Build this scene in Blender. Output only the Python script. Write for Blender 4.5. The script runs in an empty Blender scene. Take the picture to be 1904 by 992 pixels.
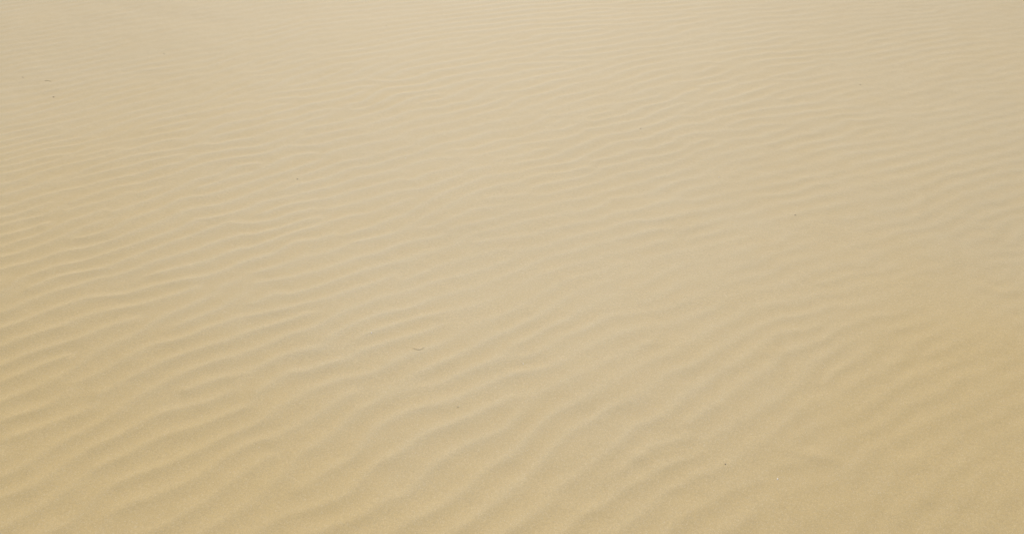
import bpy, bmesh, math, random
import numpy as np

# ------------------------------------------------------------------ camera, light, exposure
SC = bpy.context.scene
C = SC.collection
CAM_H = 1.6
PITCH = 37.0
cam_d = bpy.data.cameras.new('camera')
cam_d.lens = 26.19
cam_d.sensor_width = 36.0
cam_d.clip_start = 0.05
cam_d.clip_end = 3000.0
cam = bpy.data.objects.new('camera', cam_d)
cam.location = (0, 0, CAM_H)
cam.rotation_euler = (math.radians(90 - PITCH), 0, 0)
C.objects.link(cam)
SC.camera = cam

SUN_EL = 48.0                # degrees above the horizon
SUN_AZ = -1.0               # degrees from +Y (ahead of the camera), negative = to the left
SUN_STRENGTH = 3.0
SKY_STRENGTH = 0.15
world = bpy.data.worlds.new('World')
SC.world = world
world.use_nodes = True
wn = world.node_tree
wn.nodes.clear()
sky = wn.nodes.new('ShaderNodeTexSky')
sky.sky_type = 'NISHITA'
sky.sun_disc = False
sky.sun_elevation = math.radians(SUN_EL)
sky.sun_rotation = math.radians(SUN_AZ)
sky.dust_density = 2.0
bg = wn.nodes.new('ShaderNodeBackground')
bg.inputs['Strength'].default_value = SKY_STRENGTH
wo = wn.nodes.new('ShaderNodeOutputWorld')
wn.links.new(sky.outputs[0], bg.inputs['Color'])
wn.links.new(bg.outputs[0], wo.inputs['Surface'])

sun_d = bpy.data.lights.new('sun', 'SUN')
sun_d.energy = SUN_STRENGTH
sun_d.angle = math.radians(0.53)
sun_d.color = (1.0, 0.965, 0.91)
sun = bpy.data.objects.new('sun', sun_d)
el, az = math.radians(SUN_EL), math.radians(SUN_AZ)
sv = np.array([math.sin(az) * math.cos(el), math.cos(az) * math.cos(el), math.sin(el)])
from mathutils import Vector
sun.rotation_euler = Vector(sv).to_track_quat('Z', 'Y').to_euler()
sun.location = (0, 0, 20)
C.objects.link(sun)

SC.view_settings.view_transform = 'Standard'
SC.view_settings.look = 'None'
SC.view_settings.exposure = EXPO = -0.1
SC.view_settings.gamma = 1.0
SC.view_settings.use_curve_mapping = False

# ------------------------------------------------------------------ ripple field (metres)
# crest lines of the wind ripples as surveyed on the ground, one per row: x,y x,y ...
CRESTS = [[tuple(map(float, q.split(','))) for q in row.split()] for row in """
-2.464,3.284 -2.414,3.335 -2.309,3.426 -2.238,3.488 -2.173,3.553 -2.154,3.602
-2.429,3.219 -2.365,3.255 -2.281,3.305 -2.206,3.365 -2.121,3.410 -2.042,3.504 -1.960,3.569 -1.862,3.635 -1.775,3.704 -1.705,3.748
-2.078,3.205 -2.002,3.291 -1.936,3.320 -1.862,3.395 -1.794,3.441 -1.725,3.472
-2.203,4.888 -2.143,4.969 -2.028,5.052 -1.919,5.109
-1.759,4.222 -1.675,4.308 -1.599,4.374 -1.544,4.419
-1.656,3.998 -1.573,4.097 -1.478,4.179
-1.596,3.902 -1.525,3.959 -1.439,4.037
-1.557,3.472 -1.503,3.561 -1.443,3.635 -1.414,3.678
-1.447,3.426 -1.395,3.472 -1.320,3.496
-1.662,4.848 -1.510,4.942 -1.330,5.010
-1.557,4.465 -1.498,4.524 -1.397,4.620 -1.287,4.732
-1.532,4.374 -1.431,4.454 -1.333,4.559 -1.186,4.656 -1.060,4.706
-1.504,4.275 -1.466,4.308 -1.395,4.374 -1.311,4.465 -1.233,4.559 -1.119,4.571 -1.009,4.607
-1.467,4.138 -1.393,4.211 -1.315,4.308 -1.226,4.374
-1.450,4.077 -1.351,4.138 -1.273,4.200 -1.170,4.264 -1.076,4.308 -0.968,4.374 -0.860,4.454 -0.745,4.512
-1.420,3.969 -1.348,4.008 -1.300,4.057
-1.397,3.884 -1.316,3.940 -1.260,4.018
-1.382,3.828 -1.292,3.847 -1.198,3.912 -1.161,3.979 -1.110,4.018
-1.329,3.635 -1.263,3.678 -1.224,3.748 -1.166,3.837 -1.109,3.874
-1.166,3.687 -1.074,3.748 -0.992,3.837 -0.953,3.865
-1.229,3.602 -1.154,3.635 -1.022,3.669 -0.933,3.721 -0.821,3.774 -0.757,3.774 -0.690,3.756 -0.605,3.765 -0.509,3.810 -0.423,3.902 -0.300,3.950 -0.154,4.018
-1.284,3.472 -1.213,3.536 -1.106,3.577
-1.170,3.528 -1.078,3.544 -1.016,3.577 -0.935,3.619 -0.843,3.652
-1.263,3.395 -1.222,3.418 -1.186,3.457
-1.238,3.305 -1.169,3.365 -1.094,3.410 -1.028,3.472 -0.952,3.496 -0.878,3.536 -0.827,3.561 -0.782,3.619
-1.153,3.276 -1.063,3.305 -0.991,3.365 -0.921,3.410 -0.864,3.426
-1.068,3.219 -0.993,3.284 -0.942,3.320 -0.887,3.372 -0.836,3.418
-0.969,3.205 -0.881,3.240 -0.815,3.269
-1.143,3.164 -1.084,3.205 -1.030,3.248
-0.795,3.792 -0.753,3.847 -0.696,3.912 -0.618,3.998 -0.534,4.057 -0.425,4.118 -0.312,4.159 -0.237,4.200
-0.747,3.488 -0.712,3.569 -0.687,3.635 -0.635,3.669 -0.540,3.695 -0.457,3.721 -0.405,3.774 -0.336,3.819 -0.244,3.865 -0.150,3.902
-0.654,3.810 -0.614,3.902 -0.523,3.950 -0.431,3.998 -0.321,4.047
-0.570,3.594 -0.490,3.619 -0.389,3.669
-0.746,3.320 -0.693,3.357 -0.633,3.395 -0.581,3.457 -0.527,3.520 -0.478,3.569 -0.391,3.602
-0.493,3.395 -0.431,3.433 -0.351,3.441 -0.300,3.488 -0.234,3.504 -0.167,3.544 -0.100,3.602 0.000,3.652
-0.454,3.205 -0.368,3.248 -0.306,3.276
-0.237,3.305 -0.174,3.357 -0.109,3.395 0.000,3.457
-0.106,3.276 0.000,3.335
-0.189,3.569 -0.128,3.635 -0.067,3.704 0.000,3.756
-0.301,4.232 -0.208,4.264 -0.115,4.330 0.000,4.385
-1.086,4.159 -0.983,4.190 -0.879,4.222 -0.792,4.264 -0.681,4.330 -0.585,4.397 -0.467,4.442
0.000,4.595 0.126,4.644 0.270,4.644 0.390,4.681 0.511,4.706 0.598,4.719
0.000,4.488 0.082,4.512 0.183,4.559
0.000,4.330 0.105,4.385
0.000,4.243 0.095,4.286 0.191,4.319
0.000,4.077 0.092,4.118 0.163,4.179
0.000,3.998 0.098,4.008 0.196,4.027 0.272,4.027
0.000,3.756 0.086,3.792 0.182,3.847 0.278,3.874 0.331,3.902 0.417,3.959 0.471,3.979
0.000,3.619 0.091,3.669 0.156,3.713 0.244,3.774 0.346,3.801
0.000,3.488 0.089,3.569 0.180,3.602 0.267,3.669 0.342,3.730 0.400,3.748 0.504,3.792 0.570,3.865 0.636,3.921
0.000,3.380 0.087,3.449 0.176,3.496 0.241,3.569 0.333,3.602 0.419,3.644 0.532,3.713 0.610,3.774 0.697,3.828
0.193,3.418 0.269,3.465 0.354,3.520 0.427,3.577 0.528,3.610 0.597,3.669 0.684,3.739 0.747,3.774 0.845,3.847 0.957,3.902
0.415,3.441 0.501,3.488 0.576,3.496 0.684,3.536 0.743,3.569
0.502,3.441 0.576,3.496
0.000,3.219 0.077,3.248 0.137,3.305 0.171,3.350
0.264,3.365 0.353,3.410 0.415,3.441
0.401,3.284 0.489,3.320 0.580,3.365 0.643,3.441 0.730,3.480 0.811,3.520 0.880,3.602 0.982,3.661
0.343,3.205 0.415,3.219 0.489,3.262 0.582,3.284 0.652,3.320 0.694,3.380 0.754,3.426 0.866,3.488
0.235,3.205 0.302,3.248
0.543,3.177 0.612,3.219 0.683,3.262 0.741,3.305
0.865,3.410 0.944,3.472 1.005,3.536
0.948,3.395 1.045,3.441
1.043,3.619 1.161,3.704
1.089,3.544 1.224,3.619 1.343,3.687
1.005,3.320 1.111,3.380
1.197,3.739 1.372,3.792
0.991,3.704 1.062,3.739 1.149,3.774
0.517,3.921 0.640,4.018 0.728,4.057 0.878,4.138
0.614,4.397 0.718,4.454 0.788,4.488
0.820,4.264 0.922,4.308 1.033,4.352
0.943,4.243 1.053,4.286 1.157,4.330
1.074,4.118 1.183,4.159
1.177,4.027 1.249,4.077 1.387,4.138 1.481,4.190
0.914,3.828 1.020,3.884 1.117,3.959
1.450,4.077 1.578,4.097 1.657,4.107
1.420,3.969 1.526,3.998
1.377,3.810 1.490,3.874 1.579,3.902 1.666,3.969 1.795,4.018
1.420,3.783 1.523,3.792 1.621,3.828 1.703,3.856 1.778,3.884 1.880,3.921
1.380,3.619 1.467,3.678 1.565,3.721 1.665,3.765 1.729,3.783 1.826,3.814 1.930,3.819
1.594,3.635 1.695,3.687 1.796,3.730
1.680,3.602 1.813,3.661 1.910,3.695
1.819,3.496 1.903,3.536 1.985,3.585
2.057,3.902 2.154,3.940 2.237,3.959
1.999,3.774 2.107,3.828 2.204,3.884 2.316,3.921
2.157,3.774 2.244,3.810
2.251,3.520 2.337,3.585 2.438,3.635
2.534,3.810 2.669,3.847 2.804,3.902
1.644,3.313 1.735,3.313 1.809,3.335
1.748,4.222 1.876,4.253 1.951,4.286 2.054,4.352
1.729,4.286 1.846,4.352 1.954,4.385 2.059,4.408
1.965,4.559 2.065,4.607 2.150,4.656
-2.349,3.073 -2.309,3.113 -2.251,3.147
-2.313,3.009 -2.261,3.047 -2.220,3.087 -2.169,3.120 -2.110,3.140
-2.279,2.946 -2.244,2.971 -2.186,3.021 -2.133,3.060 -2.072,3.087 -2.000,3.120
-2.245,2.885 -2.194,2.921 -2.157,2.964 -2.113,3.009 -2.049,3.028 -1.979,3.047 -1.926,3.093 -1.866,3.127
-2.219,2.837 -2.162,2.861 -2.113,2.903 -2.036,2.939 -1.965,2.964 -1.928,2.990 -1.900,3.034
-2.184,2.773 -2.125,2.802 -2.074,2.849 -2.009,2.885 -1.959,2.927 -1.890,2.946 -1.831,2.990 -1.769,3.015
-2.135,2.684 -2.080,2.706 -2.047,2.773 -2.004,2.814 -1.957,2.849 -1.894,2.891 -1.834,2.915 -1.772,2.964 -1.703,3.002 -1.647,3.060 -1.579,3.093
-1.978,2.706 -1.927,2.751 -1.863,2.773 -1.838,2.819 -1.798,2.861 -1.743,2.897 -1.699,2.933 -1.647,2.952 -1.592,2.964 -1.517,2.990 -1.457,3.028
-2.086,2.594 -2.040,2.631 -1.998,2.668 -1.930,2.701 -1.865,2.728 -1.806,2.773 -1.749,2.802 -1.690,2.825 -1.628,2.861 -1.590,2.897 -1.534,2.921 -1.479,2.952
-2.036,2.503 -1.985,2.538 -1.952,2.578 -1.888,2.615 -1.840,2.652 -1.783,2.673 -1.741,2.706 -1.680,2.734 -1.629,2.762 -1.562,2.796 -1.522,2.843 -1.466,2.867
-1.998,2.435 -1.951,2.454 -1.924,2.483 -1.894,2.508
-1.970,2.383 -1.920,2.416 -1.880,2.449 -1.850,2.441 -1.831,2.478 -1.808,2.517 -1.773,2.558 -1.733,2.589 -1.692,2.620 -1.652,2.668 -1.597,2.684 -1.538,2.706 -1.500,2.739
-1.772,2.488 -1.724,2.522 -1.671,2.548 -1.625,2.568 -1.599,2.609 -1.579,2.641
-1.930,2.310 -1.886,2.333 -1.841,2.364 -1.809,2.401
-1.889,2.236 -1.861,2.275 -1.814,2.301 -1.774,2.333 -1.753,2.383 -1.719,2.420 -1.677,2.444 -1.648,2.473 -1.627,2.498
-1.860,2.182 -1.805,2.198 -1.773,2.240 -1.723,2.271 -1.708,2.301
-1.780,2.125 -1.725,2.149 -1.694,2.173 -1.657,2.207 -1.610,2.232 -1.554,2.240 -1.516,2.266 -1.470,2.301 -1.444,2.337 -1.414,2.364
-1.606,2.310 -1.553,2.328 -1.522,2.364 -1.512,2.401 -1.475,2.439 -1.434,2.468 -1.396,2.508 -1.361,2.558 -1.317,2.589
-1.573,2.483 -1.529,2.517 -1.489,2.553 -1.455,2.578 -1.420,2.631 -1.371,2.679 -1.339,2.734 -1.284,2.756 -1.236,2.785
-1.636,2.125 -1.553,2.153 -1.508,2.182 -1.470,2.207 -1.425,2.240 -1.385,2.266 -1.356,2.293 -1.318,2.328 -1.282,2.355 -1.259,2.392 -1.225,2.430
-1.428,2.133 -1.389,2.165 -1.355,2.190 -1.334,2.223 -1.302,2.258 -1.262,2.284 -1.220,2.310 -1.179,2.337 -1.139,2.374 -1.099,2.411
-1.319,2.125 -1.274,2.157 -1.218,2.190 -1.161,2.223 -1.122,2.258 -1.068,2.293 -1.023,2.328
-1.465,2.751 -1.431,2.785 -1.388,2.843 -1.324,2.879 -1.252,2.915 -1.168,2.933
-1.302,2.673 -1.245,2.706 -1.210,2.739 -1.160,2.762 -1.111,2.790
-1.178,2.430 -1.132,2.449 -1.080,2.488 -1.025,2.527
-1.158,3.015 -1.097,3.060 -1.041,3.107 -0.988,3.147
-1.139,2.946 -1.084,2.964 -1.040,3.028 -0.991,3.080 -0.938,3.120
-1.046,2.861 -1.000,2.915 -0.961,2.952 -0.904,2.964
-1.078,2.723 -1.032,2.762 -0.972,2.796 -0.919,2.843 -0.872,2.873
-0.877,2.785 -0.827,2.825 -0.787,2.855 -0.746,2.891 -0.680,2.915 -0.634,2.927
-0.820,2.964 -0.791,3.002 -0.734,3.021 -0.677,3.047 -0.619,3.073
-1.028,3.028 -0.944,3.034 -0.861,3.047
-0.797,3.100 -0.738,3.120 -0.661,3.147
-1.053,2.631 -1.012,2.663 -0.964,2.717
-0.956,2.641 -0.902,2.695 -0.851,2.717 -0.800,2.745 -0.759,2.773 -0.723,2.825 -0.692,2.849 -0.617,2.855 -0.569,2.891 -0.504,2.939 -0.435,2.958 -0.391,3.002 -0.345,3.041
-0.567,2.964 -0.514,3.015 -0.455,3.034
-1.030,2.548 -0.981,2.568 -0.921,2.589
-0.979,2.478 -0.927,2.522 -0.868,2.548 -0.818,2.568 -0.760,2.578
-0.993,2.411 -0.919,2.430 -0.868,2.478 -0.794,2.508
-0.971,2.333 -0.911,2.355 -0.866,2.383 -0.809,2.430 -0.750,2.449
-0.658,2.652 -0.601,2.673 -0.538,2.706 -0.491,2.739
-0.948,2.249 -0.897,2.284 -0.848,2.328 -0.789,2.364 -0.732,2.411 -0.675,2.439 -0.627,2.468 -0.576,2.478
-0.624,2.328 -0.568,2.364 -0.521,2.392 -0.495,2.430 -0.446,2.459 -0.397,2.498 -0.359,2.548 -0.314,2.589 -0.284,2.631 -0.237,2.668
-0.855,2.215 -0.823,2.266 -0.792,2.284
-0.596,2.284 -0.534,2.310 -0.480,2.324 -0.442,2.346
-0.512,2.198 -0.467,2.223 -0.431,2.258 -0.384,2.284
-0.417,2.739 -0.354,2.796 -0.281,2.819 -0.236,2.855
-0.443,2.867 -0.393,2.903 -0.324,2.927 -0.265,2.927
-0.173,3.015 -0.101,3.067 -0.040,3.113
-0.170,2.952 -0.099,2.977 -0.033,3.015 0.000,3.034
-0.182,2.819 -0.119,2.843 -0.096,2.849
-0.430,2.652 -0.376,2.663 -0.312,2.706 -0.259,2.751
-0.323,2.383 -0.263,2.420 -0.214,2.468 -0.152,2.508 -0.099,2.517
-0.239,2.374 -0.179,2.401 -0.107,2.430 -0.044,2.449
-0.199,2.589 -0.157,2.631 -0.092,2.673 -0.053,2.701
-0.123,2.288 -0.083,2.301 -0.037,2.301
0.000,3.100 0.063,3.134
0.000,3.047 0.062,3.073 0.117,3.080
0.000,2.939 0.060,2.964 0.103,3.002
0.000,2.873 0.071,2.903 0.143,2.915
0.035,2.802 0.093,2.837 0.152,2.861 0.218,2.873 0.285,2.915 0.337,2.964 0.414,3.021 0.468,3.067 0.514,3.093
0.074,2.762 0.138,2.796
0.000,2.604 0.050,2.620
0.368,2.915 0.441,2.927 0.493,2.964
0.410,2.855 0.459,2.879 0.520,2.891 0.578,2.927
0.332,2.695 0.398,2.734 0.447,2.773 0.503,2.808
0.383,2.641 0.436,2.668 0.495,2.695 0.550,2.728 0.618,2.762 0.679,2.785
0.410,2.583 0.473,2.609 0.531,2.631 0.601,2.652 0.651,2.690
0.646,3.021 0.675,3.054 0.734,3.073
0.659,2.952 0.750,2.990 0.785,3.015
0.731,2.915 0.791,2.952 0.847,2.990 0.903,3.028
0.855,2.915 0.917,2.952 0.971,2.977
0.942,2.879 1.010,2.915 1.043,2.927
0.932,2.785 0.994,2.825 1.086,2.867
0.480,2.498 0.515,2.517 0.586,2.558 0.644,2.578
0.070,2.508 0.129,2.527 0.196,2.568
0.278,2.498 0.344,2.527
0.127,2.459 0.185,2.468 0.230,2.498
0.000,2.401 0.063,2.430
0.000,2.310 0.056,2.319 0.097,2.342
0.569,2.449 0.636,2.468 0.688,2.493
0.671,2.374 0.718,2.401 0.753,2.420
0.895,2.468 0.980,2.488
-1.740,1.964 -1.732,2.000 -1.722,2.042 -1.702,2.067 -1.669,2.096 -1.632,2.117
-1.643,2.015 -1.605,2.061 -1.542,2.088 -1.473,2.103 -1.413,2.119
-1.660,1.883 -1.650,1.914 -1.620,1.935 -1.598,1.955 -1.554,1.986 -1.505,2.008 -1.481,2.038 -1.443,2.057
-1.396,2.068 -1.357,2.088 -1.316,2.115
-1.646,1.793 -1.620,1.809 -1.594,1.826 -1.569,1.846 -1.543,1.873 -1.506,1.897 -1.470,1.925 -1.435,1.946 -1.388,1.953 -1.327,1.960 -1.289,1.978 -1.245,2.008 -1.198,2.030 -1.131,2.053 -1.062,2.072 -1.006,2.103
-1.598,1.705 -1.577,1.730 -1.555,1.751 -1.507,1.774 -1.473,1.793 -1.441,1.816 -1.411,1.846 -1.378,1.869 -1.332,1.886 -1.289,1.900 -1.250,1.904 -1.213,1.925 -1.185,1.946 -1.137,1.978 -1.097,2.008
-1.552,1.622 -1.532,1.645 -1.498,1.675 -1.456,1.699 -1.412,1.720 -1.365,1.745 -1.329,1.780 -1.297,1.806 -1.262,1.826
-1.518,1.560 -1.490,1.582 -1.459,1.599 -1.433,1.628 -1.409,1.645 -1.376,1.663
-1.384,1.571 -1.352,1.588 -1.328,1.605 -1.317,1.634 -1.302,1.663 -1.276,1.699 -1.245,1.723 -1.213,1.748 -1.191,1.780 -1.168,1.819 -1.136,1.852 -1.102,1.879 -1.068,1.911 -1.028,1.953
-1.452,1.496 -1.416,1.517 -1.380,1.538 -1.336,1.555 -1.268,1.571 -1.235,1.605 -1.207,1.634 -1.178,1.663 -1.145,1.705 -1.104,1.730 -1.053,1.742 -1.015,1.767 -0.976,1.806
-1.327,1.496 -1.296,1.527
-1.207,1.506 -1.170,1.538 -1.144,1.571 -1.111,1.599 -1.082,1.628 -1.052,1.657 -1.025,1.675 -0.983,1.699 -0.894,1.736
-1.093,1.496 -1.063,1.517 -1.034,1.544 -1.006,1.577 -0.976,1.605 -0.941,1.622
-0.904,2.088 -0.862,2.107
-0.889,2.034 -0.827,2.045 -0.769,2.061 -0.732,2.084
-0.858,1.921 -0.822,1.957 -0.791,1.978
-0.764,1.960 -0.710,1.986 -0.664,2.008 -0.611,2.045 -0.569,2.072
-0.841,1.859 -0.787,1.873 -0.743,1.893 -0.679,1.928 -0.628,1.942 -0.579,1.971 -0.538,2.000 -0.491,2.023 -0.449,2.061 -0.410,2.084
-0.821,1.786 -0.775,1.806 -0.729,1.832 -0.675,1.866
-0.797,1.699 -0.755,1.730 -0.720,1.761 -0.677,1.780 -0.633,1.793 -0.589,1.832 -0.560,1.866 -0.512,1.900 -0.473,1.935
-0.773,1.611 -0.740,1.639 -0.706,1.669 -0.634,1.699 -0.597,1.705
-0.615,1.594 -0.580,1.622 -0.535,1.639
-0.575,1.761 -0.538,1.793 -0.500,1.826 -0.460,1.852 -0.419,1.873 -0.367,1.886 -0.316,1.907
-0.318,1.846 -0.276,1.859 -0.224,1.873
-0.465,1.693 -0.422,1.711 -0.375,1.736 -0.318,1.761 -0.269,1.786 -0.228,1.812
-0.746,1.511 -0.714,1.538 -0.683,1.577 -0.649,1.599
-0.459,1.577 -0.413,1.594 -0.384,1.616
-0.395,2.038 -0.351,2.068 -0.307,2.100
-0.379,1.986 -0.326,2.008 -0.292,2.038 -0.237,2.061
-1.435,1.408 -1.408,1.428 -1.378,1.443 -1.347,1.458 -1.316,1.474
-1.376,1.355 -1.338,1.367 -1.303,1.394 -1.272,1.413 -1.236,1.433 -1.201,1.458
-1.330,1.217 -1.304,1.234 -1.282,1.260 -1.260,1.286 -1.240,1.318 -1.215,1.341 -1.191,1.369 -1.162,1.389 -1.145,1.418 -1.132,1.448 -1.098,1.469
-1.300,1.163 -1.266,1.175 -1.228,1.188 -1.208,1.217 -1.194,1.247 -1.175,1.273 -1.151,1.300 -1.120,1.327 -1.088,1.346 -1.059,1.374 -1.034,1.403 -1.009,1.428 -0.975,1.448 -0.927,1.463
-1.245,1.063 -1.227,1.089 -1.201,1.104 -1.182,1.131 -1.160,1.155 -1.137,1.179 -1.116,1.208 -1.097,1.242 -1.075,1.273 -1.043,1.282 -1.016,1.304 -0.998,1.332 -0.970,1.355 -0.929,1.365 -0.897,1.379 -0.851,1.398 -0.820,1.418 -0.790,1.443 -0.750,1.463
-1.079,1.085 -1.064,1.123 -1.055,1.163 -1.031,1.188 -1.005,1.208 -0.972,1.230 -0.933,1.238 -0.913,1.260 -0.883,1.277 -0.854,1.295 -0.825,1.318 -0.796,1.341 -0.760,1.369 -0.720,1.384
-0.987,1.116 -0.964,1.135 -0.932,1.147 -0.903,1.159 -0.876,1.179 -0.841,1.196 -0.814,1.221 -0.793,1.242 -0.773,1.269 -0.747,1.300 -0.711,1.327
-0.854,1.066 -0.830,1.089 -0.806,1.116 -0.780,1.139 -0.754,1.163 -0.731,1.200 -0.702,1.221 -0.682,1.247
-0.752,1.055 -0.728,1.081 -0.700,1.096 -0.675,1.127 -0.651,1.147
-0.712,1.389 -0.689,1.413 -0.668,1.453 -0.647,1.474
-0.698,1.337 -0.656,1.346 -0.625,1.369 -0.592,1.389 -0.569,1.418
-0.676,1.255 -0.657,1.277
-0.648,1.155 -0.627,1.179 -0.609,1.204 -0.594,1.242 -0.578,1.277 -0.559,1.304 -0.526,1.323 -0.495,1.351 -0.478,1.379 -0.462,1.413 -0.431,1.453 -0.402,1.469
-0.540,1.188 -0.509,1.208 -0.480,1.234 -0.449,1.260 -0.417,1.282 -0.406,1.323 -0.390,1.360 -0.367,1.384 -0.341,1.408 -0.298,1.433 -0.247,1.453
-0.446,1.147 -0.411,1.163 -0.390,1.204 -0.370,1.251 -0.336,1.264 -0.297,1.295 -0.271,1.323 -0.238,1.355 -0.195,1.379 -0.152,1.408 -0.108,1.433 -0.063,1.458
-0.268,1.163 -0.244,1.196 -0.219,1.230 -0.193,1.260 -0.167,1.286 -0.132,1.309 -0.097,1.332 -0.060,1.351 -0.016,1.374
-0.264,1.074 -0.220,1.093 -0.182,1.116 -0.157,1.143 -0.124,1.163 -0.092,1.204 -0.065,1.238 -0.016,1.277
-0.586,1.085 -0.560,1.100
0.000,1.277 0.037,1.337 0.067,1.384 0.098,1.418 0.138,1.453
0.064,1.247 0.109,1.309 0.147,1.351 0.187,1.384 0.226,1.403 0.267,1.438 0.292,1.463
0.131,1.188 0.168,1.217 0.198,1.247 0.237,1.286 0.276,1.313 0.317,1.351 0.343,1.384 0.400,1.413 0.443,1.443
0.186,1.104 0.222,1.127 0.258,1.147 0.289,1.184
0.466,1.204 0.504,1.221 0.543,1.238 0.584,1.264
0.535,1.337 0.577,1.360 0.620,1.384
0.397,1.171 0.449,1.188
0.399,1.313 0.445,1.323 0.485,1.341
0.059,1.935 0.101,1.978 0.149,2.015 0.188,2.053 0.245,2.068 0.295,2.092 0.335,2.115
0.171,1.755 0.216,1.786 0.260,1.806 0.298,1.839
0.332,1.949 0.395,1.978 0.447,2.023 0.499,2.061
0.433,1.921 0.491,1.949 0.543,1.986
0.376,1.859 0.444,1.873 0.515,1.900
0.000,1.582 0.065,1.594 0.105,1.605
0.729,1.957 0.808,1.978 0.878,1.993
0.864,1.846 0.943,1.846 1.014,1.873 1.076,1.900
1.077,2.038 1.151,2.061 1.238,2.092 1.315,2.107
0.998,1.748 1.043,1.780 1.093,1.799 1.169,1.839 1.244,1.873
0.950,1.571 0.992,1.611 1.046,1.645 1.113,1.693
1.326,1.693 1.389,1.711 1.446,1.742
""".strip().split('\n')]
# polynomial that counts the ripples over the ground, fitted to the survey
S0 = 4.0
CY = 3.0
MON = [(i, j) for i in range(7) for j in range(7) if 0 < i + j <= 6]


def basis(x, y):
    a, b = x / S0, (y - CY) / S0
    return [a ** i * b ** j for i, j in MON]


def gbasis(x, y):
    a, b = x / S0, (y - CY) / S0
    gx = [(i * a ** (i - 1) * b ** j / S0 if i else 0.0 * a) for i, j in MON]
    gy = [(j * a ** i * b ** (j - 1) / S0 if j else 0.0 * a) for i, j in MON]
    return gx, gy


COEF = np.array([41.7478, -6.0042, -3.9025, 17.4195, 4.244, -8.3834, -20.1765, 14.4135, -14.727, 10.0584, 7.292, -5.6625, 3.1661, 11.1358, -8.7339, -3.1364, 2.557, -3.5648, -2.1514, 2.793, -3.701, -2.6484, -2.2848, 1.2951, 0.884, 0.6428, 0.6486])
XL, XR, YB, YT = -4.2, 4.2, 0.4, 6.0


def uv_of(x, y):
    """ripple number across the crests (u) and distance along them in wavelengths (v)"""
    xc, yc = np.clip(x, XL, XR), np.clip(y, YB, YT)
    bb = basis(xc, yc)
    u = sum(c * b for c, b in zip(COEF, bb))
    gx, gy = gbasis(xc, yc)
    u = u + sum(c * g for c, g in zip(COEF, gx)) * (x - xc) + sum(c * g for c, g in zip(COEF, gy)) * (y - yc)
    a0 = math.radians(33)
    v = (x * math.cos(a0) + y * math.sin(a0)) / 0.085
    return u, v


PER = 8                                   # samples per wavelength
N = 1152
cu, cv = uv_of(np.array([0.]), np.array([3.2]))
U0, V0 = cu[0] - N / PER / 2, cv[0] - N / PER / 2
rng = np.random.RandomState(7)


def samp(arr, u, v):
    fu = (u - U0) * PER; fv = (v - V0) * PER
    iu = np.floor(fu).astype(int); iv = np.floor(fv).astype(int)
    a = fu - iu; b = fv - iv
    a = a * a * (3 - 2 * a) * .35 + a * .65; b = b * b * (3 - 2 * b) * .35 + b * .65
    i0 = iu % N; i1 = (iu + 1) % N; j0 = iv % N; j1 = (iv + 1) % N
    return (arr[i0, j0] * (1 - a) * (1 - b) + arr[i1, j0] * a * (1 - b) + arr[i0, j1] * (1 - a) * b + arr[i1, j1] * a * b)


# stamp the surveyed crests as ridges
S = np.zeros((N, N)); M = np.zeros((N, N)); D = np.full((N, N), 9.0)
for L in CRESTS:
    P = np.array(L)
    pu, pv = uv_of(P[:, 0], P[:, 1])
    seg = np.hypot(np.diff(pu), np.diff(pv))
    s = np.concatenate([[0], np.cumsum(seg)])
    n = max(int(s[-1] * PER * 2), 2)
    q = np.linspace(0, s[-1], n)
    # smooth the corners of the polyline
    qu, qv = np.interp(q, s, pu), np.interp(q, s, pv)
    k = max(3, min(n // 3, 18)); ker = np.hanning(k + 2)[1:-1]; ker /= ker.sum()
    if n > 2 * k:
        pad = np.concatenate([2 * qu[0] - qu[k:0:-1], qu, 2 * qu[-1] - qu[-2:-k - 2:-1]])
        qu = np.convolve(pad, ker, 'same')[k:k + n]
        pad = np.concatenate([2 * qv[0] - qv[k:0:-1], qv, 2 * qv[-1] - qv[-2:-k - 2:-1]])
        qv = np.convolve(pad, ker, 'same')[k:k + n]
    for a, b in zip(qu, qv):
        fu, fv = (a - U0) * PER, (b - V0) * PER
        i0, j0 = int(fu), int(fv)
        i = np.arange(i0 - 5, i0 + 6); j = np.arange(j0 - 2, j0 + 3)
        if i[0] < 0 or j[0] < 0 or i[-1] >= N or j[-1] >= N:
            continue
        d = np.hypot((i[:, None] - fu), (j[None, :] - fv) * 1.0) / PER
        blk = D[i[0]:i[-1] + 1, j[0]:j[-1] + 1]
        np.minimum(blk, d, out=blk)
M = np.clip(1.25 - D / .5, 0, 1); M[M > 1] = 1
S = np.cos(2 * np.pi * np.minimum(D * 1.25, .5))
k_ = PER // 2                              # closely set crests still need a trough between them
loc = sum(np.roll(S * M, s_, 0) for s_ in range(-k_, k_ + 1)) / np.maximum(sum(np.roll(M, s_, 0) for s_ in range(-k_, k_ + 1)), .3)
S = np.clip(1.25 * (S - .8 * loc), -1.2, 1.2)

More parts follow.
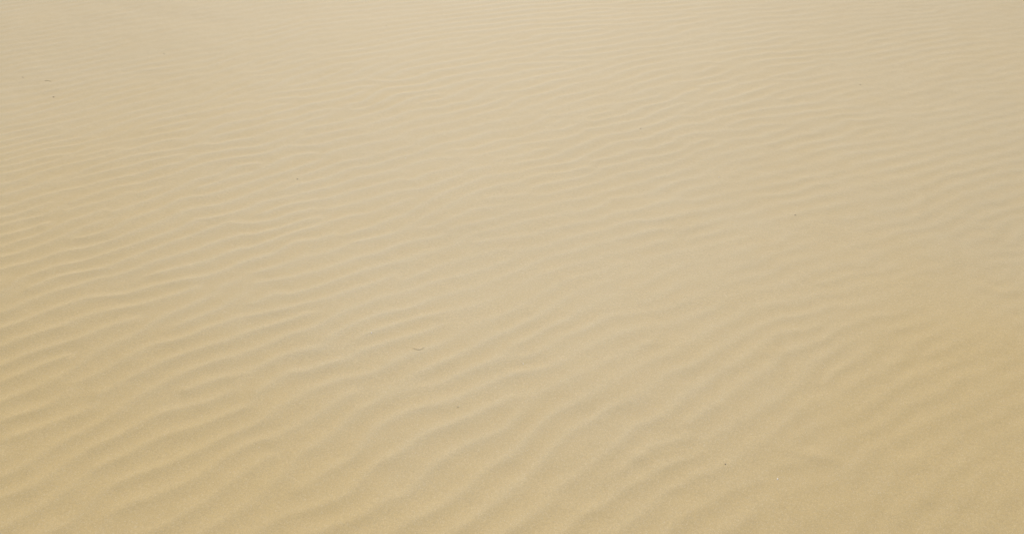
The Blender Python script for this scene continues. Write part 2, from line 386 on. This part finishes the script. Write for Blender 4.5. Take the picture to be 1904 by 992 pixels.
ku = np.fft.fftfreq(N, 1 / PER)[:, None]; kv = np.fft.rfftfreq(N, 1 / PER)[None, :]
K2 = ku ** 2 + kv ** 2
LIN = 0.45 - .9 * (K2 - 1) ** 2 - .9 * kv ** 2
LIN = np.clip(LIN, -60, None)
dt = 0.35
noise = rng.randn(N, N)
nf = np.fft.rfft2(noise) * np.exp(-((np.sqrt(K2) - 1) / .25) ** 2 - (kv / .35) ** 2)
noise = np.fft.irfft2(nf, s=(N, N)); noise /= noise.std()
Pt = S * M + .35 * noise * (1 - M)
for it in range(46):
    g = 3.0 if it < 30 else 1.8
    nl = -Pt ** 3 + g * M * (S * .85 - Pt)
    F = (np.fft.rfft2(Pt) + dt * np.fft.rfft2(nl)) / (1 - dt * LIN)
    Pt = np.fft.irfft2(F, s=(N, N))
# analytic signal across the crests -> phase and strength
Ff = np.fft.fft2(Pt)
kk = np.fft.fftfreq(N, 1 / PER)[:, None]
Ff = Ff * np.where(kk > 0, 2.0, 0.0) * np.exp(-((np.sqrt(kk ** 2 + np.fft.fftfreq(N, 1 / PER)[None, :] ** 2) - 1) / .9) ** 2)
Z = np.fft.ifft2(Ff)
STR = np.abs(Z); STR /= np.percentile(STR, 70)
ZR, ZI = Z.real / (np.abs(Z) + 1e-6), Z.imag / (np.abs(Z) + 1e-6)

# cross profile of one ripple: long side towards the viewer, short steep side away
TH = np.linspace(-np.pi, np.pi, 721)[:-1]


def profile(sigma, LEE=4.1):
    t = np.where(TH >= 0, TH, TH + 2 * np.pi)
    lee = t > 2 * np.pi - LEE
    back = (2 * np.pi - t) / LEE; t = t / (2 * np.pi - LEE)
    h = np.where(lee, np.clip(1 - back, 0, 1) ** 1.7, np.clip(1 - t, 0, 1) ** 1.5)
    kf = np.fft.rfftfreq(720, 1 / 720.)
    h = np.fft.irfft(np.fft.rfft(h) * np.exp(-.5 * (kf * sigma) ** 2), 720)
    return (h - h.mean()) / (h.max() - h.min())


PROF_A, PROF_B, PROF_C = profile(.26), profile(.5, 3.3), profile(.85, 3.1)


def vnoise(x, y, seed, octaves=3):
    r = np.random.RandomState(seed); out = 0; amp = 1; tot = 0
    tab = r.rand(256, 256) * 2 - 1
    for o in range(octaves):
        xi = np.floor(x).astype(int); yi = np.floor(y).astype(int)
        a = x - xi; b = y - yi; a = a * a * a * (a * (6 * a - 15) + 10); b = b * b * b * (b * (6 * b - 15) + 10)
        g = lambda i, j: tab[(xi + i) % 256, (yi + j) % 256]
        out = out + amp * ((g(0, 0) * (1 - a) + g(1, 0) * a) * (1 - b) + (g(0, 1) * (1 - a) + g(1, 1) * a) * b)
        tot += amp; amp *= .5; x = x * 2.03 + 17.1; y = y * 2.03 + 5.7
    return out / tot


# how strong the ripples stand at surveyed places: x, y, strength
WEAR = [(-3.02, 4.61, 0.6), (-2.28, 4.86, 0.12), (-1.87, 4.66, 0.25), (-2.27, 3.7, 0.4), (-2.14, 3.15, 0.8), (-1.89, 2.46, 1.2), (-1.56, 1.82, 1.35), (-1.33, 1.37, 1.3), (-1.19, 1.1, 1.2), (-1.87, 3.77, 0.55), (-1.54, 2.89, 0.8), (-1.31, 2.28, 1.1), (-1.14, 1.82, 1.2), (-0.97, 1.37, 1.25), (-0.87, 1.1, 1.05), (-1.16, 4.51, 0.75), (-0.94, 3.44, 0.75), (-0.79, 2.66, 0.7), (-0.67, 2.11, 0.75), (-0.57, 1.58, 0.9), (-0.49, 1.19, 1.15), (-0.17, 4.51, 0.75), (-0.14, 3.44, 0.85), (-0.12, 2.66, 0.65), (-0.1, 2.11, 0.6), (-0.09, 1.7, 0.65), (-0.07, 1.19, 1.15), (0.82, 4.51, 0.7), (0.66, 3.44, 0.75), (0.55, 2.66, 0.55), (0.47, 2.11, 0.42), (0.4, 1.58, 0.42), (0.34, 1.19, 0.8), (1.64, 4.51, 0.5), (1.43, 3.77, 0.7), (1.25, 3.15, 0.4), (1.05, 2.46, 0.2), (0.91, 1.96, 0.42), (0.8, 1.58, 0.35), (0.69, 1.19, 0.4), (2.47, 4.51, 0.25), (2, 3.44, 0.25), (1.67, 2.66, 0.25), (1.43, 2.11, 0.32), (1.25, 1.7, 0.4), (1.07, 1.28, 0.18), (3.03, 4.51, 0.22), (2.31, 3.15, 0.25), (1.84, 2.28, 0.3), (1.54, 1.7, 0.3), (1.27, 1.19, 0.12)]
# low sand ridges and brushed-over spots: height, width, then points x,y
RIDGES = [(0.000924, 0.012, [(0.728, 1.305), (0.775, 1.293), (0.859, 1.266)]),
          (-0.00105, 0.014, [(0.807, 1.372), (0.807, 1.325)]),
          (-0.000924, 0.016, [(1.694, 2.312), (1.612, 2.143), (1.626, 2.073), (1.669, 2.018)]),
          (0.00084, 0.018, [(1.591, 2.048), (1.654, 1.989), (1.75, 1.983)]),
          (0.000924, 0.02, [(1.678, 3.285), (1.8, 3.332), (1.947, 3.308)]),
          (0.00105, 0.02, [(2.054, 3.622), (2.225, 3.69), (2.339, 3.635)]),
          (-0.003, 0.09, [(-2.648, 5.024), (-2.304, 4.83)]),
          (-0.003, 0.08, [(-2.091, 4.767), (-1.852, 4.666)]),
          (-0.000756, 0.012, [(0.625, 1.601), (0.604, 1.492)]),
          (-0.000756, 0.012, [(0.863, 1.77), (0.832, 1.579)]),
          (0.00063, 0.012, [(0.78, 1.683), (0.883, 1.695)]),
          (0.000756, 0.01, [(0.013, 1.601), (0.103, 1.617)]),
          (0.000756, 0.015, [(1.707, 2.753), (1.695, 2.622), (1.602, 2.46)]),
          (-0.00084, 0.015, [(0.369, 1.372), (0.346, 1.316), (0.377, 1.28)]),
          (0.00084, 0.012, [(0.327, 1.284), (0.376, 1.277), (0.445, 1.298)]),
          (0.000672, 0.014, [(1.101, 2.789), (1.254, 2.762)])]


def strength(x, y):
    num = 0.0; den = 1e-9
    for (ax, ay, k) in WEAR:
        sg = .16 + .085 * ay
        w_ = np.exp(-((x - ax) ** 2 + (y - ay) ** 2) / (2 * sg * sg)) + 1e-7 / ((x - ax) ** 2 + (y - ay) ** 2 + .1)
        num = num + w_ * k; den = den + w_
    return num / den


# warm sand patches that also put the frame-edge light falloff into the colour: x, y, radius, amount
TINT = [(-1.94, 2.11, 0.6, 1.3, 0.6), (-1.36, 1.28, 0.85, 0.7, 0.7), (-1.15, 1.04, 1, 0.5, 0.55), (1.5, 1.54, 0.6, 0.7, 0.6), (1.27, 1.11, 0.9, 0.7, 0.75), (0.42, 0.9, 1, 0.35, 0.4), (-0.55, 0.9, 0.9, 0.4, 0.4)]


def edge_tint(x, y):
    g = 0.0
    for (ax, ay, rx, ry, k) in TINT:
        g = g + k * np.exp(-((x - ax) / rx) ** 2 - ((y - ay) / ry) ** 2)
    return g


def ridge_relief(x, y):
    z = np.zeros_like(x)
    for hgt, wid, pts in RIDGES:
        pts = np.array(pts)
        m = (x > pts[:, 0].min() - 4 * wid) & (x < pts[:, 0].max() + 4 * wid) & (y > pts[:, 1].min() - 4 * wid) & (y < pts[:, 1].max() + 4 * wid)
        if not m.any(): continue
        xx, yy = x[m], y[m]; best = np.zeros_like(xx)
        for (x0, y0), (x1, y1) in zip(pts[:-1], pts[1:]):
            L2 = (x1 - x0) ** 2 + (y1 - y0) ** 2
            t_ = np.clip(((xx - x0) * (x1 - x0) + (yy - y0) * (y1 - y0)) / L2, 0, 1)
            d2 = (xx - x0 - t_ * (x1 - x0)) ** 2 + (yy - y0 - t_ * (y1 - y0)) ** 2
            best = np.maximum(best, np.exp(-d2 / (2 * wid * wid)))
        z[m] += hgt * best
    return z


def terrain(x, y, fade=1.0):
    sg_ = strength(x, y)
    loose = .005 + .030 * np.clip(.75 - sg_, 0, 1)
    wx = x + 1.3 * loose * vnoise(x * 7, y * 7, 3, 2); wy = y + loose * vnoise(x * 7, y * 7, 4, 2)
    u, v = uv_of(wx, wy)
    zr, zi, st = samp(ZR, u, v), samp(ZI, u, v), samp(STR, u, v)
    th = np.arctan2(zi, zr)
    idx = (th + np.pi) / (2 * np.pi) * 720
    soft = np.clip((2.4 - y) / 1.6, 0, 1)
    pa = np.interp(idx, np.arange(721), np.append(PROF_A, PROF_A[0]))
    pb = np.interp(idx, np.arange(721), np.append(PROF_B, PROF_B[0]))
    pc = np.interp(idx, np.arange(721), np.append(PROF_C, PROF_C[0]))
    pr = pa * (1 - soft) + pb * soft
    worn = np.clip((.62 - sg_) / .35, 0, 1)
    pr = pr * (1 - worn) + pc * worn
    patchy = 1 + 3.2 * np.clip(.9 - sg_, 0, .6)
    amp = sg_ * (1 + patchy * (.24 * vnoise(x * 1.9 + 9, y * 1.9, 11, 3) + .28 * vnoise(x * 5.5, y * 5.5 + 3, 12, 2)))
    amp = np.clip(amp, .04, 2.0) * np.clip(st, 0, 1) ** .5
    rip = .0025 * amp * pr * fade
    # broad forms of the dune surface
    z = .010 * vnoise(x * .8 + 3, y * .8, 21, 2) + .0016 * vnoise(x * 4.5, y * 4.5 + 8, 22, 3) + .0005 * vnoise(x * 19, y * 19, 23, 2)
    z = z + ridge_relief(x, y)
    # shapeless little swells where the ripples are worn away
    z = z + .0011 * np.clip(.75 - sg_, 0, 1) * (vnoise(x * 9 + 4, y * 6.5, 25, 3) + .6 * vnoise(x * 22, y * 15, 26, 2))
    r = np.hypot(x, y)
    z = z + 1.6 * vnoise(x * .035 + .4, y * .035 + .7, 31, 3) * np.clip((r - 9) / 60, 0, 1) ** 1.5
    gold = edge_tint(x, y) + .16 * vnoise(x * 4.1 + 5, y * 4.1, 41, 4)
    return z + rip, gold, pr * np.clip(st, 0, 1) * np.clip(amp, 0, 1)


def axis(lo, hi, step, far, growth=1.09):
    core = np.arange(lo, hi + 1e-6, step)
    out_hi, s, p = [], step, core[-1]
    while p < far:
        s *= growth; p += s; out_hi.append(p)
    out_lo, s, p = [], step, core[0]
    while p > -far:
        s *= growth; p -= s; out_lo.append(p)
    return np.concatenate([out_lo[::-1], core, out_hi])


xs = axis(-3.9, 3.9, .0062, 900.)
# along the view the rows open up gently with distance
yc, p = [], .75
while p < 5.9:
    yc.append(p); p += .0026 + .0013 * p
yc = np.array(yc)
o_hi, s, p = [], .0112, yc[-1]
while p < 900:
    s *= 1.07; p += s; o_hi.append(p)
o_lo, s, p = [], .0036, yc[0]
while p > -900:
    s *= 1.07; p -= s; o_lo.append(p)
ys = np.concatenate([o_lo[::-1], yc, o_hi])
GX, GY = np.meshgrid(xs, ys)
dxs = np.gradient(xs); dys = np.gradient(ys)
coarse = np.maximum(dxs[None, :], dys[:, None])
fade = np.clip((.045 - coarse) / .02, 0, 1)
GZ, EDGE_TINT, CR = terrain(GX, GY, fade)
ny, nx = GX.shape
print('sand grid', nx, ny)
verts = np.stack([GX.ravel(), GY.ravel(), GZ.ravel()], 1).astype(np.float32)
ii = (np.arange(ny - 1)[:, None] * nx + np.arange(nx - 1)[None, :]).ravel()
faces = np.stack([ii, ii + 1, ii + nx + 1, ii + nx], 1).astype(np.int32)
me = bpy.data.meshes.new('sand_ground')
me.vertices.add(len(verts)); me.vertices.foreach_set('co', verts.ravel())
me.loops.add(faces.size); me.loops.foreach_set('vertex_index', faces.ravel())
me.polygons.add(len(faces)); me.polygons.foreach_set('loop_start', np.arange(0, faces.size, 4, dtype=np.int32))
me.polygons.foreach_set('use_smooth', np.ones(len(faces), dtype=bool))
me.update(calc_edges=True)
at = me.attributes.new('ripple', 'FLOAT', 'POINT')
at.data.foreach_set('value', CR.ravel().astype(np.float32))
at = me.attributes.new('edge_tint', 'FLOAT', 'POINT')
at.data.foreach_set('value', EDGE_TINT.ravel().astype(np.float32))
ground = bpy.data.objects.new('sand_ground', me)
ground['kind'] = 'structure'
C.objects.link(ground)


# ------------------------------------------------------------------ sand material
def new_mat(name):
    m = bpy.data.materials.new(name); m.use_nodes = True
    t = m.node_tree; t.nodes.clear()
    out = t.nodes.new('ShaderNodeOutputMaterial')
    b = t.nodes.new('ShaderNodeBsdfPrincipled')
    t.links.new(b.outputs[0], out.inputs['Surface'])
    return m, t, b


def math_n(t, op, a, b_=None, c_=None):
    n = t.nodes.new('ShaderNodeMath'); n.operation = op
    for i, v in enumerate((a, b_, c_)):
        if v is None: continue
        if isinstance(v, (int, float)): n.inputs[i].default_value = v
        else: t.links.new(v, n.inputs[i])
    return n.outputs[0]


def noise_n(t, vec, scale, detail=2.0, rough=.5):
    n = t.nodes.new('ShaderNodeTexNoise'); n.inputs['Scale'].default_value = scale
    n.inputs['Detail'].default_value = detail; n.inputs['Roughness'].default_value = rough
    t.links.new(vec, n.inputs['Vector']); return n.outputs[0]


def mix_c(t, fac, c1, c2, mode='MIX'):
    n = t.nodes.new('ShaderNodeMix'); n.data_type = 'RGBA'; n.blend_type = mode
    if isinstance(fac, (int, float)): n.inputs[0].default_value = fac
    else: t.links.new(fac, n.inputs[0])
    for i, c in ((6, c1), (7, c2)):
        if isinstance(c, tuple): n.inputs[i].default_value = (*c, 1)
        else: t.links.new(c, n.inputs[i])
    return n.outputs[2]


sand, t, b = new_mat('sand')
tc = t.nodes.new('ShaderNodeTexCoord'); vec = tc.outputs['Object']
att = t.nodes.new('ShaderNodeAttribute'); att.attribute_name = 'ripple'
PALE, WARM, GOLD, EDGE_GOLD = (.472, .362, .180), (.468, .338, .142), (.44, .27, .10), (.462, .320, .108)
patch = noise_n(t, vec, 1.1, 3)
patch2 = noise_n(t, vec, 5.5, 3)
# coarser, warmer grains collect in the troughs; fine pale quartz lies on the crests
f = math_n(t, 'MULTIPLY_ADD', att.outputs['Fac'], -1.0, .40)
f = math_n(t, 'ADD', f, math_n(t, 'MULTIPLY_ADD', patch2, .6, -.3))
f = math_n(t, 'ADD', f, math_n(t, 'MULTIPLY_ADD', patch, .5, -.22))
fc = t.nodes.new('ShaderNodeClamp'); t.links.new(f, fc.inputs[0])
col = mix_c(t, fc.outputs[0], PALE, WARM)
att2 = t.nodes.new('ShaderNodeAttribute'); att2.attribute_name = 'edge_tint'
gc = t.nodes.new('ShaderNodeClamp'); t.links.new(att2.outputs['Fac'], gc.inputs[0])
col = mix_c(t, math_n(t, 'MULTIPLY', gc.outputs[0], .8), col, EDGE_GOLD)
# single grains
g1 = noise_n(t, vec, 620, 2, .7)
g2 = noise_n(t, vec, 260, 3, .7)
gr = math_n(t, 'ADD', math_n(t, 'MULTIPLY', g1, .5), math_n(t, 'MULTIPLY', g2, .5))
gv = math_n(t, 'MULTIPLY_ADD', gr, 1.2, 1 - .5 * 1.2)
vm = t.nodes.new('ShaderNodeVectorMath'); vm.operation = 'SCALE'
t.links.new(col, vm.inputs[0]); t.links.new(gv, vm.inputs['Scale'])
# amber grains here and there
vo = t.nodes.new('ShaderNodeTexVoronoi'); vo.inputs['Scale'].default_value = 950
t.links.new(vec, vo.inputs['Vector'])
sx = t.nodes.new('ShaderNodeSeparateColor'); t.links.new(vo.outputs['Color'], sx.inputs[0])
amber = math_n(t, 'GREATER_THAN', sx.outputs[0], .90)
pale = math_n(t, 'GREATER_THAN', sx.outputs[1], .93)
c2 = mix_c(t, math_n(t, 'MULTIPLY', amber, .38), vm.outputs[0], GOLD)
c3 = mix_c(t, math_n(t, 'MULTIPLY', pale, .25), c2, (.80, .72, .58))
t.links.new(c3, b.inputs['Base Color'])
b.inputs['Roughness'].default_value = .73
b.inputs['Specular IOR Level'].default_value = .85
b.inputs['Sheen Weight'].default_value = 0
b.inputs['Sheen Roughness'].default_value = .3
b.inputs['Sheen Tint'].default_value = (.95, .97, 1, 1)
b.inputs['Diffuse Roughness'].default_value = .0
bp = t.nodes.new('ShaderNodeBump'); bp.inputs['Strength'].default_value = .35; bp.inputs['Distance'].default_value = .0012
t.links.new(gr, bp.inputs['Height']); t.links.new(bp.outputs[0], b.inputs['Normal'])
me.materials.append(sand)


def simple(name, c, rough=.6, var=.2, scale=600):
    m, t, b = new_mat(name)
    tc = t.nodes.new('ShaderNodeTexCoord')
    n = noise_n(t, tc.outputs['Object'], scale, 3)
    lo = tuple(v * (1 - var) for v in c); hi = tuple(min(1, v * (1 + var)) for v in c)
    t.links.new(mix_c(t, n, lo, hi), b.inputs['Base Color'])
    b.inputs['Roughness'].default_value = rough
    return m


MAT = {'brown': simple('brown_stone', (.44, .335, .20)),
       'shell': simple('shell', (.74, .68, .56), .45, .08), 'stem': simple('dry_stem', (.50, .41, .23), .7),
       'amber': simple('amber_stone', (.47, .33, .18))}


def zat(x, y):
    return float(terrain(np.array([float(x)]), np.array([float(y)]), 1.0)[0][0])


def put(name, me_, mat, x, y, rz, label, cat, group=None, sink=0.0):
    o = bpy.data.objects.new(name, me_); me_.materials.append(MAT[mat])
    o.location = (x, y, zat(x, y) - sink); o.rotation_euler = (0, 0, rz)
    o['label'] = label; o['category'] = cat
    if group: o['group'] = group
    C.objects.link(o); return o


def pebble_mesh(r, sx, sy, sz, seed):
    rr = random.Random(seed); bm = bmesh.new()
    bmesh.ops.create_icosphere(bm, subdivisions=3, radius=1.0)
    ph = [rr.uniform(0, 6.28) for _ in range(6)]
    for v in bm.verts:
        d = 1 + .10 * math.sin(2.1 * v.co.x + ph[0]) + .09 * math.sin(2.7 * v.co.y + ph[1]) + .07 * math.sin(3.9 * v.co.z + 2 * v.co.x + ph[2])
        for q in range(2):      # a broken facet or two
            n = Vector((math.cos(ph[3 + q]), math.sin(ph[3 + q]), .5)).normalized()
            e = v.co.dot(n) - .72
            if e > 0: v.co -= n * e * .8
        v.co = Vector((v.co.x * sx * d * r, v.co.y * sy * d * r, v.co.z * sz * d * r + sz * r * .55))
    me_ = bpy.data.meshes.new('pebble'); bm.to_mesh(me_); bm.free()
    me_.polygons.foreach_set('use_smooth', [True] * len(me_.polygons)); return me_


def shell_mesh(r, seed):
    rr = random.Random(seed); bm = bmesh.new(); nr, na = 6, 15; rings = []
    for lay in (0, 1):
        g = []
        for i in range(nr):
            f_ = (i + 1) / nr; row = []
            for k in range(na):
                a = -2.0 + 4.0 * k / (na - 1)
                rad = r * f_ * (1 - .16 * abs(a) / 2)
                z = r * .42 * (1 - f_ ** 2) + r * .04 * math.sin(k * math.pi) + r * .025 * (k % 2) * f_ + r * .05
                row.append(bm.verts.new((rad * math.cos(a) - r * .4, rad * math.sin(a), z - lay * r * .09)))
            g.append(row)
        rings.append(g)
    for lay in (0, 1):
        for i in range(nr - 1):
            for k in range(na - 1):
                q = [rings[lay][i][k], rings[lay][i + 1][k], rings[lay][i + 1][k + 1], rings[lay][i][k + 1]]
                bm.faces.new(q if lay == 0 else q[::-1])
    a_, b_ = rings
    edge_ = [(i, 0) for i in range(nr)] + [(nr - 1, k) for k in range(1, na)] + [(i, na - 1) for i in range(nr - 2, -1, -1)] + [(0, k) for k in range(na - 2, 0, -1)]
    for q in range(len(edge_)):
        (i, k), (i2, k2) = edge_[q], edge_[(q + 1) % len(edge_)]
        bm.faces.new([a_[i][k], b_[i][k], b_[i2][k2], a_[i2][k2]])
    bmesh.ops.recalc_face_normals(bm, faces=bm.faces)
    me_ = bpy.data.meshes.new('shell'); bm.to_mesh(me_); bm.free()
    me_.polygons.foreach_set('use_smooth', [True] * len(me_.polygons)); return me_


def stem_mesh(pts, r0, r1):
    bm = bmesh.new(); rings = []
    P = [Vector(p) for p in pts]
    for i, p_ in enumerate(P):
        d = (P[min(i + 1, len(P) - 1)] - P[max(i - 1, 0)]).normalized()
        s_ = d.cross(Vector((0, 0, 1))).normalized(); w_ = s_.cross(d)
        r = r0 + (r1 - r0) * i / (len(P) - 1)
        rings.append([bm.verts.new(p_ + (s_ * math.cos(a) + w_ * math.sin(a)) * r) for a in [k * math.pi / 4 for k in range(8)]])
    for i in range(len(P) - 1):
        for k in range(8):
            bm.faces.new([rings[i][k], rings[i][(k + 1) % 8], rings[i + 1][(k + 1) % 8], rings[i + 1][k]])
    bm.faces.new(rings[0][::-1]); bm.faces.new(rings[-1])
    bmesh.ops.recalc_face_normals(bm, faces=bm.faces)
    me_ = bpy.data.meshes.new('stem'); bm.to_mesh(me_); bm.free()
    me_.polygons.foreach_set('use_smooth', [True] * len(me_.polygons)); return me_


# ------------------------------------------------------------------ small things lying on the sand

PEB = 'pebbles scattered on the sand'
SHE = 'pale shell chips scattered on the sand'
STM = 'dry plant bits scattered on the sand'
put('pebble', pebble_mesh(.0022, 1.3, .9, .7, 1), 'brown', -0.909, 2.744, .3, 'reddish brown pebble alone between two ripples, left of centre', 'pebble', PEB)
put('pebble', pebble_mesh(.0028, 1.2, 1.0, .6, 2), 'brown', -0.782, 4.617, 1.1, 'dull grey brown pebble among the finest ripples near the top edge, left of centre', 'pebble', PEB)
put('pebble', pebble_mesh(.0026, 1.1, .9, .7, 3), 'brown', 1.845, 3.732, 2.0, 'tiny brown pebble beside a long smooth crest in the upper right', 'pebble', PEB)
put('pebble', pebble_mesh(.0022, 1.2, .8, .8, 4), 'brown', 1.118, 2.472, .5, 'tiny grey brown pebble on the smoothed sand right of centre', 'pebble', PEB)
put('pebble', pebble_mesh(.0026, 1.0, .9, .7, 5), 'brown', 0.609, 3.211, 2.6, 'small brown pebble at the foot of a crest above the centre', 'pebble', PEB)
put('pebble', pebble_mesh(.0026, 1.5, .7, .6, 6), 'brown', -2.001, 4.159, .1, 'long flat brown pebble among faint ripples in the upper left', 'pebble', PEB)
put('pebble', pebble_mesh(.0028, 1.7, .8, .6, 7), 'amber', -2.355, 3.582, .2, 'amber pebble near the left edge, lower than the dry stem', 'pebble', PEB)
put('pebble', pebble_mesh(.0026, 1.9, .9, .5, 8), 'amber', -2.647, 3.839, .2, 'flat amber pebble nearest the left edge, beside the dry stem', 'pebble', PEB)
put('pebble', pebble_mesh(.0016, 1.0, 1.0, .8, 9), 'brown', -0.154, 1.457, .8, 'tiny dark pebble on a near ripple at the bottom, left of centre', 'pebble', PEB)
put('pebble', pebble_mesh(.0018, 1.2, 1.0, .8, 10), 'brown', 0.561, 1.255, 1.8, 'tiny dark pebble in the worn sand at the lower right', 'pebble', PEB)
put('shell_chip', shell_mesh(.0034, 1), 'shell', -0.448, 1.772, .4, 'white shell chip on a ripple left of the dead grass blade', 'shell chip', SHE)
put('shell_chip', shell_mesh(.0034, 2), 'shell', 0.882, 2.766, 1.9, 'white shell chip on the upper right sand, above the small grey pebble', 'shell chip', SHE)
put('shell_chip', shell_mesh(.0032, 3), 'shell', 0.686, 1.208, 2.7, 'curled pale shell chip on the worn sand at the lower right', 'shell chip', SHE)
put('shell_chip', shell_mesh(.0024, 4), 'shell', 0.034, 1.634, 1.2, 'tiny white shell chip just below the middle of the sand', 'shell chip', SHE)
put('shell_chip', shell_mesh(.0024, 5), 'shell', -0.472, 2.927, 3.0, 'tiny pale shell chip between ripples, above and left of the middle', 'shell chip', SHE)
put('grass_blade', stem_mesh([(-.019, .010, .0015), (-.010, .003, .0012), (-.002, -.001, .0010), (.006, .0, .0014), (.014, .006, .0022), (.018, .011, .0040)], .0006, .0004), 'stem', -0.289, 1.695, .1, 'bent dead grass blade half sunk in the sand below the centre left', 'dead grass', STM)
put('plant_stem', stem_mesh([(-.024, .000, .0006), (-.012, .003, .0012), (.0, .002, .0008), (.012, -.003, .0006), (.022, -.004, .0)], .0008, .0005), 'stem', -2.482, 3.789, -.15, 'short dry brown stem lying near the left edge among fine ripples', 'plant stem', STM)
